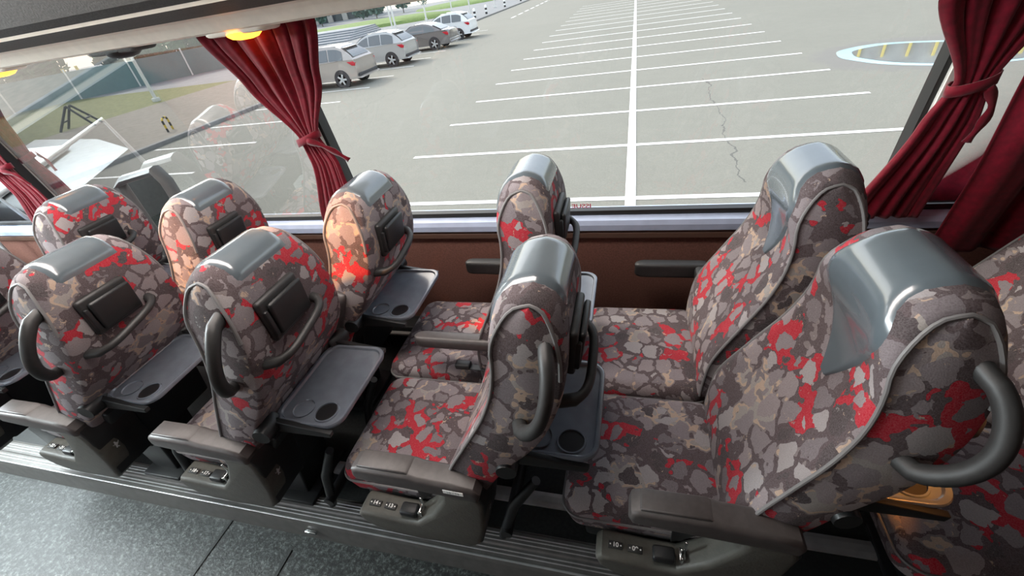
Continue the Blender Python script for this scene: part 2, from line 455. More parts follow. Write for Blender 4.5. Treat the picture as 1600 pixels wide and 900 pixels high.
def cushion_mesh(hy, cy):
    mb = MB(); hx = .205; cx = -.168
    def ring(ins, z, droop=0): return [(cx + x, cy + y, z - droop * smooth01(-.08, .2, -x)) for x, y in rrect(hx - ins, hy - ins, max(.012, .05 - ins * .5), 7)]
    rings = [ring(.02, .325, -.0), ring(.006, .345), ring(0, .375), ring(0, .405)]
    for k in range(1, 7):
        a = PI / 2 * k / 6; rings.append(ring(.042 * (1 - math.cos(a)), .405 + .045 * math.sin(a), .008 * k / 6))
    for ins, z in ((.06, .453), (.09, .457), (.13, .46), (.17, .462)): rings.append(ring(ins, z, .01))
    mb.loft(rings, None, True, True)
    return mb.mesh('cushion', M['fabric'], 60)
def cushion_piping_mesh(hy, cy):
    mb = MB(); pts = [(-.168 + x, cy + y, .398) for x, y in rrect(.207, hy + .002, .05, 7)]
    mb.tube(pts + pts[:1], .0038, None, 6); return mb.mesh('cushion_piping', M['piping'])
def base_mesh():
    mb = MB()
    mb.box((-.15, .01, .30), (.34, .32, .05), .012)                        # pan under the cushion
    mb.prism([(-.2, 0), (-.08, 0), (-.02, .28), (-.22, .28)], -.06, .1, None, .008)
    mb.box((-.13, .02, .012), (.2, .24, .024), .006)
    mb.prism([(.0, .3), (.06, .3), (.105, .48), (.15, .56), (.13, .58), (.07, .5), (-.0, .36)], -.17, .17, None, .01)   # lower shell behind the back
    mb.tube([(.10, -.1, .5), (.05, -.1, .3), (-.08, -.05, .28)], .016, None, 8)
    return mb.mesh('base', M['black'])
def lid_box_meshes():
    q = surf(NP - 1 - 24, 0)
    # frame plate + raised lid on the back skin, between two profile heights
    ia = next(i for i in range(NP - 1, NF, -1) if prof[i].y > .862); ib = next(i for i in range(NP - 1, NF, -1) if prof[i].y > .948)
    a = prof[ia]; b = prof[ib]; c = (a + b) / 2; d = (b - a); L = d.length; d.normalize(); out = Vector((d.y, -d.x))
    if out.x < 0: out = -out
    mx = Matrix(((out.x, 0, d.x, c.x), (0, 1, 0, -.028), (out.y, 0, d.y, c.y), (0, 0, 0, 1)))
    f = MB(); f.box((.006, 0, .004), (.02, .14, L + .026), .008, 3, None, mx)
    l = MB(); l.box((.021, .006, .004), (.014, .118, L), .007, 3, None, mx @ RY(.06))
    l.box((.014, -.062, .0), (.02, .012, L * .8), .004, 2, None, mx)
    return f.mesh('document_box', M['rubber']), l.mesh('lid', M['black'])
def grab_bar_mesh():
    mb = MB(); i = next(i for i in range(NP - 1, NF, -1) if prof[i].y > .835)
    p = prof[i]; x, z = p.x, p.y; pts = []
    for k in range(25):
        t = k / 24 * 2 - 1; e = 1 - abs(t) ** 4
        pts.append((x - .01 + .062 * math.sqrt(max(0, e)), -.033 + t * .108, z + .002 + .022 * t))
    mb.tube(pts, [.014 if k in (0, 1, 23, 24) else .0105 for k in range(25)], None, 10)
    return mb.mesh('grab_bar', M['rubber'])
def side_handle_mesh(sgn=-1):
    mb = MB(); pts = []
    A = Vector((.262, sgn * .155, .985)); B = Vector((.205, sgn * .188, .80))
    for k in range(25):
        t = k / 24; e = math.sin(PI * t) ** .55 if 0 < t < 1 else 0
        p = A.lerp(B, t) + Vector((.035 * e, sgn * .062 * e, 0)); pts.append(p)
    pts[0].y -= sgn * .02; pts[-1].y -= sgn * .02
    mb.tube(pts, [.015 - .0015 * math.sin(PI * k / 24) for k in range(25)], None, 12, flat=1.15)
    return mb.mesh('grab_handle', M['rubber'])
def tray_meshes():
    hx, hy = .108, .152; t = MB(); cx = .262
    def ring(ins, z): return [(cx + x, y, z) for x, y in rrect(hx - ins, hy - ins, max(.01, .045 - ins * .6), 8)]
    t.loft([ring(.012, -.014), ring(.002, -.010), ring(0, -.002), ring(.002, .003), ring(.006, .004), ring(.011, .002), ring(.014, -.004), ring(.017, -.005)], None, True, True)
    cup = MB(); circ = lambda r, z, x, y: [(x + r * math.cos(2 * PI * k / 28), y + r * math.sin(2 * PI * k / 28), z) for k in range(28)]
    x1, y1 = cx - .035, -.098
    cup.loft([circ(.031, -.0052, x1, y1), circ(.033, -.0012, x1, y1), circ(.030, -.0012, x1, y1), circ(.028, -.0046, x1, y1)], None, True, False)
    hole = MB(); x2, y2 = cx + .042, -.102
    hole.add(circ(.031, -.0044, x2, y2), [tuple(range(28))], None)
    rim = MB(); rim.loft([circ(.030, -.005, x2, y2), circ(.0305, -.0008, x2, y2), circ(.034, -.0008, x2, y2), circ(.0355, -.005, x2, y2)], None, True, False)
    ks = []
    for sgn in (-1, 1):                                # pivot arms with round knobs
        k = MB(); k.tube([(.15, sgn * .15, .0), (.165, sgn * .17, 0), (.17, sgn * .207, 0)], [.03, .03, .024], None, 14)
        k.prism([(.14, -.03), (.20, -.03), (.345, -.028), (.35, -.012), (.18, .015), (.14, .02)], sgn * .156 - .008, sgn * .156 + .008, None, .003)
        ks.append(k.mesh('tray_pivot', M['black']))
    return t.mesh('tray_table', M['tray']), cup.mesh('cup_recess', M['tray']), hole.mesh('cup_hole', M['traydark']), rim.mesh('cup_rim', M['tray']), ks
def armrest_pad(length, w, h=.042):
    mb = MB(); rings = []
    for s_, sc_ in ((0, .25), (.006, .62), (.016, .86), (.032, 1), (length * .6, 1.0), (length - .02, .98), (length, .9)):
        rings.append([(s_, y * sc_, z * (.6 + .4 * sc_)) for y, z in rrect(w / 2, h / 2, .014, 4)])
    mb.loft(rings, None, True, True); return mb
def aisle_armrest_meshes():
    y0, y1 = -.186, -.247                              # overhanging the cushion's aisle edge
    pad = MB()
    poly = [(-.205, .572), (-.212, .588), (-.207, .612), (-.19, .62), (-.05, .62), (-.03, .612), (.06, .606), (.105, .594), (.118, .57), (.11, .545), (.06, .552), (-.03, .558), (-.12, .564)]
    pad.prism(poly, y1, y0, None, .012, 4)
    pad.prism([(-.19, .62), (-.186, .626), (-.06, .626), (-.05, .618)], y1 + .008, y0 - .006, None, .003)
    con = MB()
    poly = [(-.25, .302), (-.278, .33), (-.285, .36), (-.27, .378), (-.235, .376), (-.168, .368), (-.10, .366), (-.04, .43), (.012, .52), (.02, .556), (.108, .556), (.118, .52), (.1, .40), (.075, .315), (.05, .29), (-.1, .275), (-.19, .28)]
    con.prism(poly, y1 + .006, y0 + .016, None, .013, 4)
    well = MB(); well.prism([(-.11, .372), (-.04, .44), (.008, .53), (.0, .556), (-.06, .55), (-.11, .47)], -.178, -.168, None, .003)
    bk_ = MB(); bk_.prism([(.04, .30), (.078, .315), (.122, .52), (.112, .56), (.05, .55)], -.236, -.09, None, .008)
    return pad.mesh('armrest', M['grey']), con.mesh('armrest_console', M['console']), well.mesh('belt_well', M['black']), bk_.mesh('console_back', M['black'])
def buckle_meshes():
    b = MB(); b.box((-.128, -.212, .382), (.05, .034, .022), .006, 3)
    t = MB(); t.box((-.092, -.212, .396), (.006, .03, .01), .002)
    for y in (-.222, -.202): t.box((-.088, y, .379), (.005, .006, .045), .0015)
    t.box((-.088, -.212, .358), (.005, .026, .007), .0015); t.box((-.082, -.206, .419), (.006, .006, .055), .002)
    return b.mesh('seat_belt_buckle', M['black']), t.mesh('belt_tongue', M['chrome'])
def wall_armrest_mesh():
    mb = armrest_pad(.25, .05, .06)
    mx = T(-.19, .285, .56); me = MB()
    rings = []
    mb.bm.transform(mx); mb.box((.05, .255, .56), (.06, .08, .05), .012)
    return mb.mesh('armrest', M['rubber'])
def mid_armrest_mesh(up):
    mb = armrest_pad(.30, .05, .045)
    if up: mb.bm.transform(T(.06, -.195, .50) @ RY(-1.12) @ T(.30, 0, 0) @ RZ(PI)); 
    else: mb.bm.transform(T(-.21, -.195, .585))
    return mb.mesh('folding_armrest', M['grey'])

me_back, me_pipes, me_cover, me_base = backrest_mesh(), [piping_mesh(-1), piping_mesh(1)], cover_mesh(), base_mesh()
me_cush = {True: cushion_mesh(.19, .025), False: cushion_mesh(.208, 0)}; me_cpipe = {True: cushion_piping_mesh(.19, .025), False: cushion_piping_mesh(.208, 0)}
me_box, me_lid = lid_box_meshes(); me_bar = grab_bar_mesh(); me_side = side_handle_mesh()
me_tray, me_cup, me_hole, me_rim, me_pivots = tray_meshes()
me_arm, me_con, me_well, me_conb = aisle_armrest_meshes(); me_buck, me_tong = buckle_meshes()
me_warm = wall_armrest_mesh(); me_mid = mid_armrest_mesh(False); me_midup = mid_armrest_mesh(True)
mb = MB(); mb.box((0, 0, 0), (.034, .017, .003), .0012, 2); me_plate = mb.mesh('number_plate', M['blackpaint'])
mb = MB(); mb.add([(.002 * math.cos(a * PI / 4), .002 * math.sin(a * PI / 4), .0018) for a in range(8)], [tuple(range(8))])
me_dot = mb.mesh('plate_dot', M['white'])
# small pale emblem on the back of the console: a rearing animal in a few strokes
mb = MB()
for poly in ([(-.006, -.012), (-.002, -.013), (.001, -.004), (.006, .002), (.004, .009), (-.002, .012), (-.006, .008), (-.004, .001)], [(.004, .004), (.010, .012), (.011, .009), (.006, .001)], [(-.006, .004), (-.011, .009), (-.010, .005), (-.006, .001)],
             [(.0, -.005), (.005, -.014), (.002, -.015), (-.002, -.008)], [(-.003, .011), (-.004, .018), (.001, .016), (.001, .011)]):
    mb.add([(0, x, y) for x, y in poly], [tuple(range(len(poly)))])
me_emb = mb.mesh('emblem', M['emblem'])
mb = MB(); mb.box((0, 0, 0), (.05, .0014, .014), .0004, 1); me_sticker = mb.mesh('sticker', M['white'])
me_stx = text_mesh('sticker_text', '10 - 14', .011, M['grey'])

PIV = Vector((0, 0, .45))
def seat(xj, yc, aisle, recline, label, nums=None, mid=None, tray=True, colour_mid=None, grp='coach seats beside the windows', buckle=True, tray_dx=0.):
    s = thing('coach_seat', label, 'seat', (xj, yc, 0), 0, grp)
    R_ = T(*PIV) @ RY(math.radians(recline)) @ T(*(-PIV))
    link('base', me_base, s)
    c = link('cushion', me_cush[aisle], s); link('piping', me_cpipe[aisle], c)
    b = link('backrest', me_back, s, R_); hc = link('headrest_cover', me_cover, b); hc['label'] = 'grey glossy vinyl headrest cover'
    for mp in me_pipes: link('piping', mp, b)
    d = link('document_box', me_box, s, R_); link('lid', me_lid, d)
    link('grab_bar', me_bar, s, R_)
    if tray:
        t = link('tray_table', me_tray, s, T(.008 + .08 * math.sin(math.radians(recline)) + tray_dx, 0, .63))
        link('cup_recess', me_cup, t); link('cup_hole', me_hole, t); link('cup_rim', me_rim, t)
        for mp in me_pivots: link('tray_pivot', mp, t)
    if mid is not None: link('folding_armrest', me_midup if mid == 'up' else me_mid, s)
    if aisle:
        link('grab_handle', me_side, s, R_)
        link('armrest', me_arm, s); cn = link('armrest_console', me_con, s); link('belt_well', me_well, cn)
        cb = link('console_back', me_conb, s); link('emblem', me_emb, cb, T(.1065, -.19, .43) @ RY(.21))
        if buckle: bu = link('seat_belt_buckle', me_buck, s); link('belt_tongue', me_tong, bu)
        if nums:
            for k, nn in enumerate(nums):
                pl = link('number_plate', me_plate, s, T(-.238 + .046 * k, -.208, .3785 - .004 * k) @ RY(.09))
                link('plate_dot', me_dot, pl, T(-.0125, 0, 0)); link('plate_dot', me_dot, pl, T(.0125, 0, 0)); link('number', text_mesh('number', nn, .0145, M['white'], bold=.0004), pl, T(0, 0, .002))
    else:
        link('armrest', me_warm, s)
    return s
YA, YW = -.878, -.435
rows = dict(A=.225, B=-.435, C=-1.10, D=-1.765, E=-2.43, Z=.955)
seat(rows['A'], YA, True, 0, 'nearest aisle seat on the right, with glossy grey headrest tongue and wide armrest', ('10', '09'))
seat(rows['A'] - .012, YW, False, 0, 'window seat facing left beside the tied curtain, behind the nearest aisle seat')
sB = seat(rows['B'], YA, True, 3, 'centre aisle seat with black side handle and armrest numbered 14 and 13', ('14', '13'))
mb = MB(); mb.box((0, 0, 0), (.055, .03, .022), .006, 3); mb.box((.07, -.004, -.004), (.09, .024, .004), .0015, 1); me_mb = mb.mesh('seat_belt_buckle', M['black'])
link('sticker', me_sticker, sB, T(.058, -.2475, .585) @ RY(.05)); st = link('sticker_text', me_stx, sB, T(.058, -.2485, .585) @ RY(.05) @ RX(PI / 2))
seat(rows['B'] - .042, YW, False, -3, 'window seat in the middle of the large window, beside the red lettering', mid='down')
link('seat_belt_buckle', me_mb, bpy.data.objects['coach_seat.003'], T(-.06, -.2, .478))
seat(rows['C'], YA, True, -4, 'aisle seat with open tray, numbers 18 and 17, in front of centre seat', ('18', '17'))
seat(rows['C'] + .005, YW, False, 3, 'orange-lit window seat under the tied curtain with open blue-grey tray', mid='up')
seat(rows['D'], YA, True, 1, 'aisle seat at left with curved side handle and armrest numbered 22 and 21', ('22', '21'))
seat(rows['D'], YW, False, 3, 'window seat with orange-lit left shoulder, just right of the dark glazed partition', mid='up')
seat(rows['E'], YA, True, 3, 'aisle seat cut off by the left edge of the view', ('26', '25'))
seat(rows['E'] + .02, YW, False, 3, 'frontmost window seat, at the dark framed glass panel under the left window', mid='up')
seat(rows['Z'], YA, True, 0, 'dim aisle seat behind the nearest seat, its cushion at the bottom right corner', ('06', '05'))
seat(rows['Z'], YW, False, 0, 'dim window seat of the rearmost row beside the closed red curtain')

# belt buckle lying between the cushions of the centre pair
# ------------------------------------------------------------------ bus shell
X0, X1 = -5.2, 3.2
TILT = .13
def wy(z): return -TILT * (z - .72)
# platform, rail, aisle
mb = MB(); mb.box(((X0 + X1) / 2, -.46, -.03), (X1 - X0, .96, .06)); struct(mb.build('floor', M['floor']))
mb = MB()
mb.prism([(-.935, .001), (-.94, .008), (-.985, .008), (-.99, .003), (-1.03, .003), (-1.036, -.02), (-1.045, -.1), (-.93, -.1), (-.93, .0)], X0, X1, M['railbody'], 0, axis='x')
for y in (-.952, -.962, -.975, -1.0, -1.012): mb.box(((X0 + X1) / 2, y, .008 if y > -.98 else .0035), (X1 - X0, .004, .004), .001, 1, M['metal'])
mb.box(((X0 + X1) / 2, -1.03, .003), (X1 - X0, .007, .005), .002, 2, M['metal'])
struct(mb.build('trim_1', M['metal']))
mb = MB(); mb.prism([(-.79, .001), (-.79, .012), (-.805, .016), (-.825, .016), (-.84, .012), (-.84, .001)], X0, X1, None, 0, axis='x')
struct(mb.build('trim_2', M['metal']))
mb = MB(); mb.box(((X0 + X1) / 2, -1.9, -.13), (X1 - X0, 2.0, .06)); struct(mb.build('floor', M['aisle']))
mb = MB(); mb.box((-1.53, -1.25, -.0985), (.012, .5, .003)); mb.box((-1.2, -1.3, -.0985), (.012, .4, .003)); struct(mb.build('floor', M['floor']))
mb = MB(); mb.box((-1.12, -1.047, -.045), (.05, .012, .012), .004); struct(mb.build('trim_3', M['chrome']))
# wall below the windows
mb = MB(); mb.prism([(0.0, -.06), (-.01, .66), (.06, .66), (.06, -.06)], X0, X1, None, 0, axis='x'); struct(mb.build('wall_right', M['wall']))
mb = MB(); mb.prism([(.06, .655), (-.025, .655), (-.042, .665), (-.045, .69), (-.038, .708), (-.004, .722), (.06, .722)], X0, X1, None, 0, axis='x'); struct(mb.build('trim_4', M['sill']))
mb = MB(); mb.prism([(-.012, .62), (-.03, .625), (-.034, .648), (-.02, .657), (.0, .657), (0, .62)], X0, X1, None, 0, axis='x'); struct(mb.build('trim_5', P('brown_trim', (.13, .075, .055), .4)))
mb = MB(); mb.prism([(.03, .718), (-.012, .718), (-.016, .726), (-.012, .738), (.02, .738)], X0, X1, None, 0, axis='x'); struct(mb.build('trim_6', M['seal']))
# glass + pillars, leaning inward
ZT = 1.62
def pane(name, xa, xb, m='glass'):
    mb = MB(); mb.add([(xa, wy(.73), .73), (xb, wy(.73), .73), (xb, wy(ZT), ZT), (xa, wy(ZT), ZT)], [(0, 1, 2, 3)], None, None, False)
    return struct(mb.build(name, M[m]))
pane('window_1', -1.172, .802); pane('window_2', -3.10, -1.25, 'coated'); pane('window_3', .88, 2.9); pane('window_4', X0, -3.2)
def pillar(name, xa, xb):
    mb = MB()
    def q(x, z, o): return (x, wy(z) + o, z)
    for (a, b, o0, o1, m) in ((xa, xb, -.035, .05, M['pillar']), (xa - .014, xa, -.02, .03, M['seal']), (xb, xb + .014, -.02, .03, M['seal'])):
        vs = [q(a, .7, o0), q(b, .7, o0), q(b, .7, o1), q(a, .7, o1), q(a, ZT, o0), q(b, ZT, o0), q(b, ZT, o1), q(a, ZT, o1)]
        mb.add(vs, [(0, 1, 5, 4), (1, 2, 6, 5), (2, 3, 7, 6), (3, 0, 4, 7), (0, 3, 2, 1), (4, 5, 6, 7)], m, None, False)
    return struct(mb.build(name, M['pillar']))
pillar('trim_7', -1.25, -1.185); pillar('trim_8', .815, .88); pillar('trim_9', -3.2, -3.1)
# luggage rack over the window seats (its front face is what the camera meets)
mb = MB()
L_, D_ = M['racklight'], M['rackdark']
def strip(p, q, m): mb.add([(X0, p[0], p[1]), (X1, p[0], p[1]), (X1, q[0], q[1]), (X0, q[0], q[1])], [(0, 1, 2, 3)], m, None, False)
pr = [(.12, 1.515, L_), (-.1, 1.512, L_), (-.17, 1.506, L_), (-.265, 1.505, L_), (-.28, 1.51, L_), (-.295, 1.535, L_), (-.305, 1.547, L_), (-.32, 1.552, D_), (-.40, 1.565, D_), (-.47, 1.573, L_), (-.475, 1.582, D_), (-.5, 1.60, D_), (-.53, 1.66, L_), (-.53, 1.675, L_), (-.5, 1.69, D_), (-.42, 1.9, L_), (.12, 1.95, L_)]
for (a, b) in zip(pr[:-1], pr[1:]): strip(a, b, a[2])
struct(mb.build('ceiling', M['racklight']))
mb = MB(); mb.box(((X0 + X1) / 2, -1.25, 2.0), (X1 - X0, 2.9, .06)); struct(mb.build('ceiling', M['ceiling']))
# opposite side, front and rear of the bus
mb = MB(); mb.box(((X0 + X1) / 2, -2.62, .3), (X1 - X0, .06, .84)); struct(mb.build('wall_left', M['wall']))
mb = MB(); mb.box(((X0 + X1) / 2, -2.62, 1.8), (X1 - X0, .06, .36)); struct(mb.build('wall_left', M['racklight']))
mb = MB(); mb.box(((X1 - .9) / 2, -2.62, 1.17), (X1 + .9, .06, .9)); struct(mb.build('wall_left', M['wall']))  # unseen panel added to block daylight from the opposite windows
for x in (-3.3, -.95):
    mb = MB(); mb.box((x, -2.62, 1.17), (.1, .06, .92)); struct(mb.build('trim_10', M['pillar']))
mb = MB(); mb.box((X1 + .03, -1.28, .95), (.06, 2.8, 2.2)); struct(mb.build('wall_rear', M['wall']))
mb = MB(); mb.box((X0 - .03, -1.28, .25), (.06, 2.8, .9)); struct(mb.build('wall_front', M['dash']))
for y in (.02, -2.6):
    mb = MB(); mb.box((X0, y, 1.35), (.1, .08, 1.3)); struct(mb.build('trim_11', M['pillar']))
# heater duct along the wall under the seats
h = thing('heater_duct', 'black slatted heater duct with pale top rail along the foot of the brown wall', 'heater', (0, 0, 0))
mb = MB(); mb.box(((X0 + X1) / 2, -.06, .075), (X1 - X0 - .1, .10, .15), .012)
x = -3.2
while x < 1.4: mb.box((x, -.115, .065), (.008, .012, .1)); x += .022
mb.build('casing', M['duct'], h)
mb = MB(); mb.box(((X0 + X1) / 2, -.135, .128), (X1 - X0 - .1, .022, .014), .004); mb.build('top_rail', M['pipe'], h)

# foot-rest bars behind each aisle seat
for nm in 'BCDE':
    xj = rows[nm]
    if nm == 'B': lb = 'black footrest bar on the floor behind the centre seats'
    elif nm == 'C': lb = 'black footrest bar on the floor in front of the centre aisle seat'
    elif nm == 'D': lb = 'black footrest bar standing behind the left aisle seat with curved handle'
    else: lb = 'black footrest bar by the rail near the left edge of the view'
    t = thing('footrest', lb, 'footrest', (xj - .03, -.86, 0), 0, 'footrest bars under the seats')
    for y in (-.105, .19):
        mb = MB(); mb.tube([(.235, y, .40), (.15, y, .24), (.085, y, .03)], [.013, .017, .015], None, 10); mb.build('arm', M['black'], t)
    mb = MB(); mb.tube([(.11, -.13, .09), (.11, .2, .09)], .019, None, 12); mb.build('foot_bar', M['rubber'], t)

# lettering on the glass, read from outside (mirrored seen from here)
me = text_mesh('window_lettering', 'ISSUE', .0255, M['redprint'], bold=.0004)
t = link('window_lettering', me); t.matrix_world = T(-.186, wy(.757) - .003, .757) @ RX(math.atan(TILT)) @ Matrix.Diagonal((-1.28, 1, 1, 1)) @ RX(PI / 2)
tag(t, 'small red mirrored lettering on the big window just above the sill', 'lettering')

# ------------------------------------------------------------------ curtains
def curtain(keys, pleats, amp, name, label, ybase=.05, nz=60, nu=90, hem=0):
    """keys: (z, xl, xr, amp scale) top to bottom"""
    mb = MB(); rows_ = []
    for k in range(nz + 1):
        t = k / nz; z = keys[0][0] + (keys[-1][0] - keys[0][0]) * t
        for a, b in zip(keys[:-1], keys[1:]):
            if a[0] >= z >= b[0] - 1e-9: break
        f = smooth01(0, 1, (a[0] - z) / (a[0] - b[0])) * .5 + .5 * (a[0] - z) / (a[0] - b[0])
        xl = a[1] + (b[1] - a[1]) * f; xr = a[2] + (b[2] - a[2]) * f; am = a[3] + (b[3] - a[3]) * f
        row = []
        for j in range(nu + 1):
            u = j / nu; ph = 2 * PI * pleats * (u + .04 * math.sin(5 * u + 1.3))
            d = amp * am * (math.sin(ph) + .35 * math.sin(2.3 * ph + 1 + 2 * t) + .3 * math.sin(.5 * ph + 4 * t))
            x = xl + (xr - xl) * u + .006 * am * math.cos(ph)
            row.append((x, wy(z) - ybase - .012 * am + d, z))
        rows_.append(row)
    mb.loft(rows_, None, False, False)
    t_ = thing(name, label, 'curtain'); o = mb.build('cloth', M['velvet'], t_, 85)
    md = o.modifiers.new('thick', 'SOLIDIFY'); md.thickness = .003
    return t_
def tie(parent, x0, x1, z, ybase, tail):
    mb = MB(); cx = (x0 + x1) / 2; hw = (x1 - x0) / 2 + .012; y = wy(z) - ybase; pts = []
    for k in range(25):
        a = 2 * PI * k / 24; pts.append((cx + hw * math.cos(a), y + .034 * math.sin(a), z + .016 * math.cos(a)))
    rings = [[(p[0], p[1], p[2] + dz) for dz in (-.014, 0, .014)] for p in pts]
    mb.loft(rings, None, False, False)
    tp = catmull(tail, 14); rings = []
    for i, p in enumerate(tp):
        d = (tp[min(13, i + 1)] - tp[max(0, i - 1)]).normalized(); s_ = d.cross(Vector((0, 1, 0))).normalized() * (.011 + .003 * math.sin(i))
        rings.append([p - s_, p + Vector((0, -.004, 0)), p + s_])
    mb.loft(rings, None, False, False)
    o = mb.build('tie_band', M['velvet'], parent, 85); md = o.modifiers.new('thick', 'SOLIDIFY'); md.thickness = .004
c1 = curtain([(1.56, -1.50, -.985, 1), (1.50, -1.47, -.985, 1), (1.33, -1.375, -1.055, .9), (1.13, -1.26, -1.175, .42), (1.02, -1.26, -1.14, .6), (.735, -1.355, -1.165, .9)], 7, .010, 'curtain', 'red curtain gathered and tied on the pillar left of the large window')
tie(c1, -1.262, -1.175, 1.125, .06, [(-1.2, wy(1.12) - .1, 1.125), (-1.16, wy(1.1) - .09, 1.105), (-1.115, wy(1.06) - .07, 1.06), (-1.085, wy(1.02) - .06, 1.025)])
c2 = curtain([(1.56, .66, 1.0, 1), (1.34, .705, .975, .9), (1.14, .825, .905, .42), (1.03, .79, .925, .6), (.72, .70, .915, .9)], 5.5, .011, 'curtain', 'red curtain tied in the middle on the pillar right of the large window')
tie(c2, .82, .9, 1.135, .06, [(.885, wy(1.13) - .09, 1.13), (.915, wy(1.09) - .085, 1.08), (.92, wy(1.03) - .08, 1.03), (.912, wy(.98) - .075, .975)])
c3 = curtain([(1.56, .90, 1.9, 1), (1.2, .925, 1.85, 1), (.9, .945, 1.8, 1), (.62, .945, 1.8, 1)], 6, .014, 'curtain', 'dark red curtain hanging closed at the right edge beside the tied curtain', .115)
c4 = curtain([(1.56, -3.5, -2.8, 1), (1.25, -3.32, -2.99, .8), (1.08, -3.2, -3.03, .45), (.95, -3.2, -3.0, .6), (.735, -3.3, -3.0, .9)], 8, .011, 'curtain', 'red curtain at the left edge, tied between the two front windows')
tie(c4, -3.2, -3.03, 1.085, .06, [(-3.05, wy(1.09) - .09, 1.09), (-3.0, wy(1.05) - .08, 1.06), (-2.985, wy(1.0) - .07, 1.0)])

# ------------------------------------------------------------------ reading lights under the rack
def reading_light(x, lit, label):
    t = thing('reading_light', label, 'light', (x, -.226, 1.5035), 0, 'reading lights under the luggage rack')
    mb = MB()
    mb.loft([[(px * s_, py * s_, z) for px, py in rrect(.13, .045, .04, 6)] for s_, z in ((1, .006), (1, -.002), (.95, -.007), (.85, -.009), (.6, -.010))], None, True, True)
    mb.build('housing', M['racklight'] if lit else M['rackdark'], t)
    mb = MB(); mb.lathe([(.0, -.026), (.02, -.0255), (.04, -.021), (.052, -.012), (.054, -.004)], None, 24)
    mb.build('lens', M['amber'] if lit else M['black'], t)
reading_light(-1.205, True, 'reading light glowing amber above the gathered curtain')
reading_light(-1.73, False, 'dark unlit reading light above the left window')
reading_light(-2.40, True, 'amber-glowing unit at the far left under the rack, added for a reflection in the glass')  # lit unit added where orange lamps reflect in the glass

# dark framed glass partition by the front window seat
t = thing('glass_partition', 'dark framed glass panel standing between the frontmost window seat and the left window', 'partition', (-2.22, -.105, 0))
mb = MB(); poly = [(-.16, .0), (-.16, .97), (-.10, 1.0), (.12, 1.035), (.145, .98), (.145, .0)]
mb.tube([(a, 0, b) for a, b in poly], .034, None, 8, flat=.6)
mb.build('frame', M['dash'], t)
mb = MB(); mb.add([(a, 0, b) for a, b in poly], [tuple(range(6))], None, None, False); mb.build('pane', M['glass'], t)
# dashboard and front furniture at far left
t = thing('dashboard', 'grey dashboard under the front windows at the left edge', 'dashboard', (-4.2, -.5, 0))
mb = MB(); mb.prism([(-.6, 0), (-.6, .62), (-.45, .74), (.2, .70), (.42, .6), (.45, 0)], -.5, .30, None, .02); mb.build('body', M['dash'], t)
mb = MB(); mb.box((-.15, 0, .735), (.5, .7, .03), .012); mb.build('top_panel', M['dashlight'], t)
mb = MB(); mb.tube([(.5, -.45, .5), (.5, -.45, .86), (.5, .4, .86), (.5, .4, .5)], .016); mb.build('handrail', M['dashlight'], t)

# ------------------------------------------------------------------ outside
G = -1.48
def plane(name, x0, x1, y0, y1, z, m):
    mb = MB(); mb.add([(x0, y0, z), (x1, y0, z), (x1, y1, z), (x0, y1, z)], [(0, 1, 2, 3)], None, None, False); return mb.build(name, m)
g = struct(plane('ground', -15.5, 160, -60, 200, G, M['asphalt']))
mb = MB()
def line(x0, y0, x1, y1, w=.12, z=G + .006):
    d = Vector((x1 - x0, y1 - y0)).normalized(); n_ = Vector((-d.y, d.x)) * w / 2
    mb.add([(x0 + n_.x, y0 + n_.y, z), (x1 + n_.x, y1 + n_.y, z), (x1 - n_.x, y1 - n_.y, z), (x0 - n_.x, y0 - n_.y, z)], [(0, 1, 2, 3)], None, None, False)
for k in range(0, 18): line(-4.8, 4.84 + 2.46 * k, 4.9, 4.84 + 2.46 * k, .13)
line(0, 2, 0, 47, .16, G + .012)
for k in range(-1, 13): line(-15.3, 7.12 + 2.42 * k, -11.15, 7.12 + 2.42 * k, .11)
for k in range(16): line(-11.3, 45 + 3.2 * k, -11.3, 46.9 + 3.2 * k, .22)
struct(mb.build('road_marking', M['paint']))
# puddle; its shallow edge has the sky reflection put into the colour
def blob(rx, ry, seed, n=72, amp=.05):
    out = []
    for k in range(n):
        a = 2 * PI * k / n; r = 1 + amp * noise.noise(Vector((math.cos(a) * 1.7 + seed, math.sin(a) * 1.7, 0))) * 2
        out.append((rx * r * math.cos(a), ry * r * math.sin(a)))
    return out
t = thing('puddle', 'rain puddle with shallow edge painted like reflected sky, mirroring a building, on the asphalt at right', 'puddle', (7.45, 13.15, G), math.radians(-38))
mb = MB(); b0 = blob(2.2, 1.6, 3.); mb.add([(x, y, .004) for x, y in b0], [tuple(range(72))], None, None, False); mb.build('shallow_sky_edge', M['puddleskyrim'], t)
mb = MB(); mb.add([(x * .88 + .12, y * .84 + .02, .008) for x, y in b0], [tuple(range(72))], None, None, False); mb.build('water', M['puddle'], t)

# kerb, sidewalk, plaza steps and lawns
mb = MB(); mb.box((-15.62, 55, G + .06), (.24, 130, .14), .02); struct(mb.build('kerb', M['kerb']))
struct(plane('sidewalk', -25, -15.7, -20, 24, G + .12, M['brick']))
struct(plane('plaza', -110, -15.7, 24, 160, G + .11, M['pave']))
struct(plane('land', -140, -25, -60, 24, G + .11, M['lawn2']))
mb = MB()
for k in range(5): mb.box((-36 - .5 * k, 47 + 1.0 * k, G + .18 + .15 * k), (16, 5 - .8 * k + 3, .15), .02)
struct(mb.build('steps', M['step']))
def lawn(name, cx, cy, rx, ry, seed, label, z=.3):
    mb = MB(); b = blob(rx, ry, seed); mb.loft([[(x, y, 0) for x, y in b], [(x * .96, y * .96, z * .6) for x, y in b], [(x * .7, y * .7, z) for x, y in b]], None, True, True)
    o = mb.build(name, M['lawn']); o.location = (cx, cy, G + .1); return tag(o, label, 'lawn', kind='stuff')
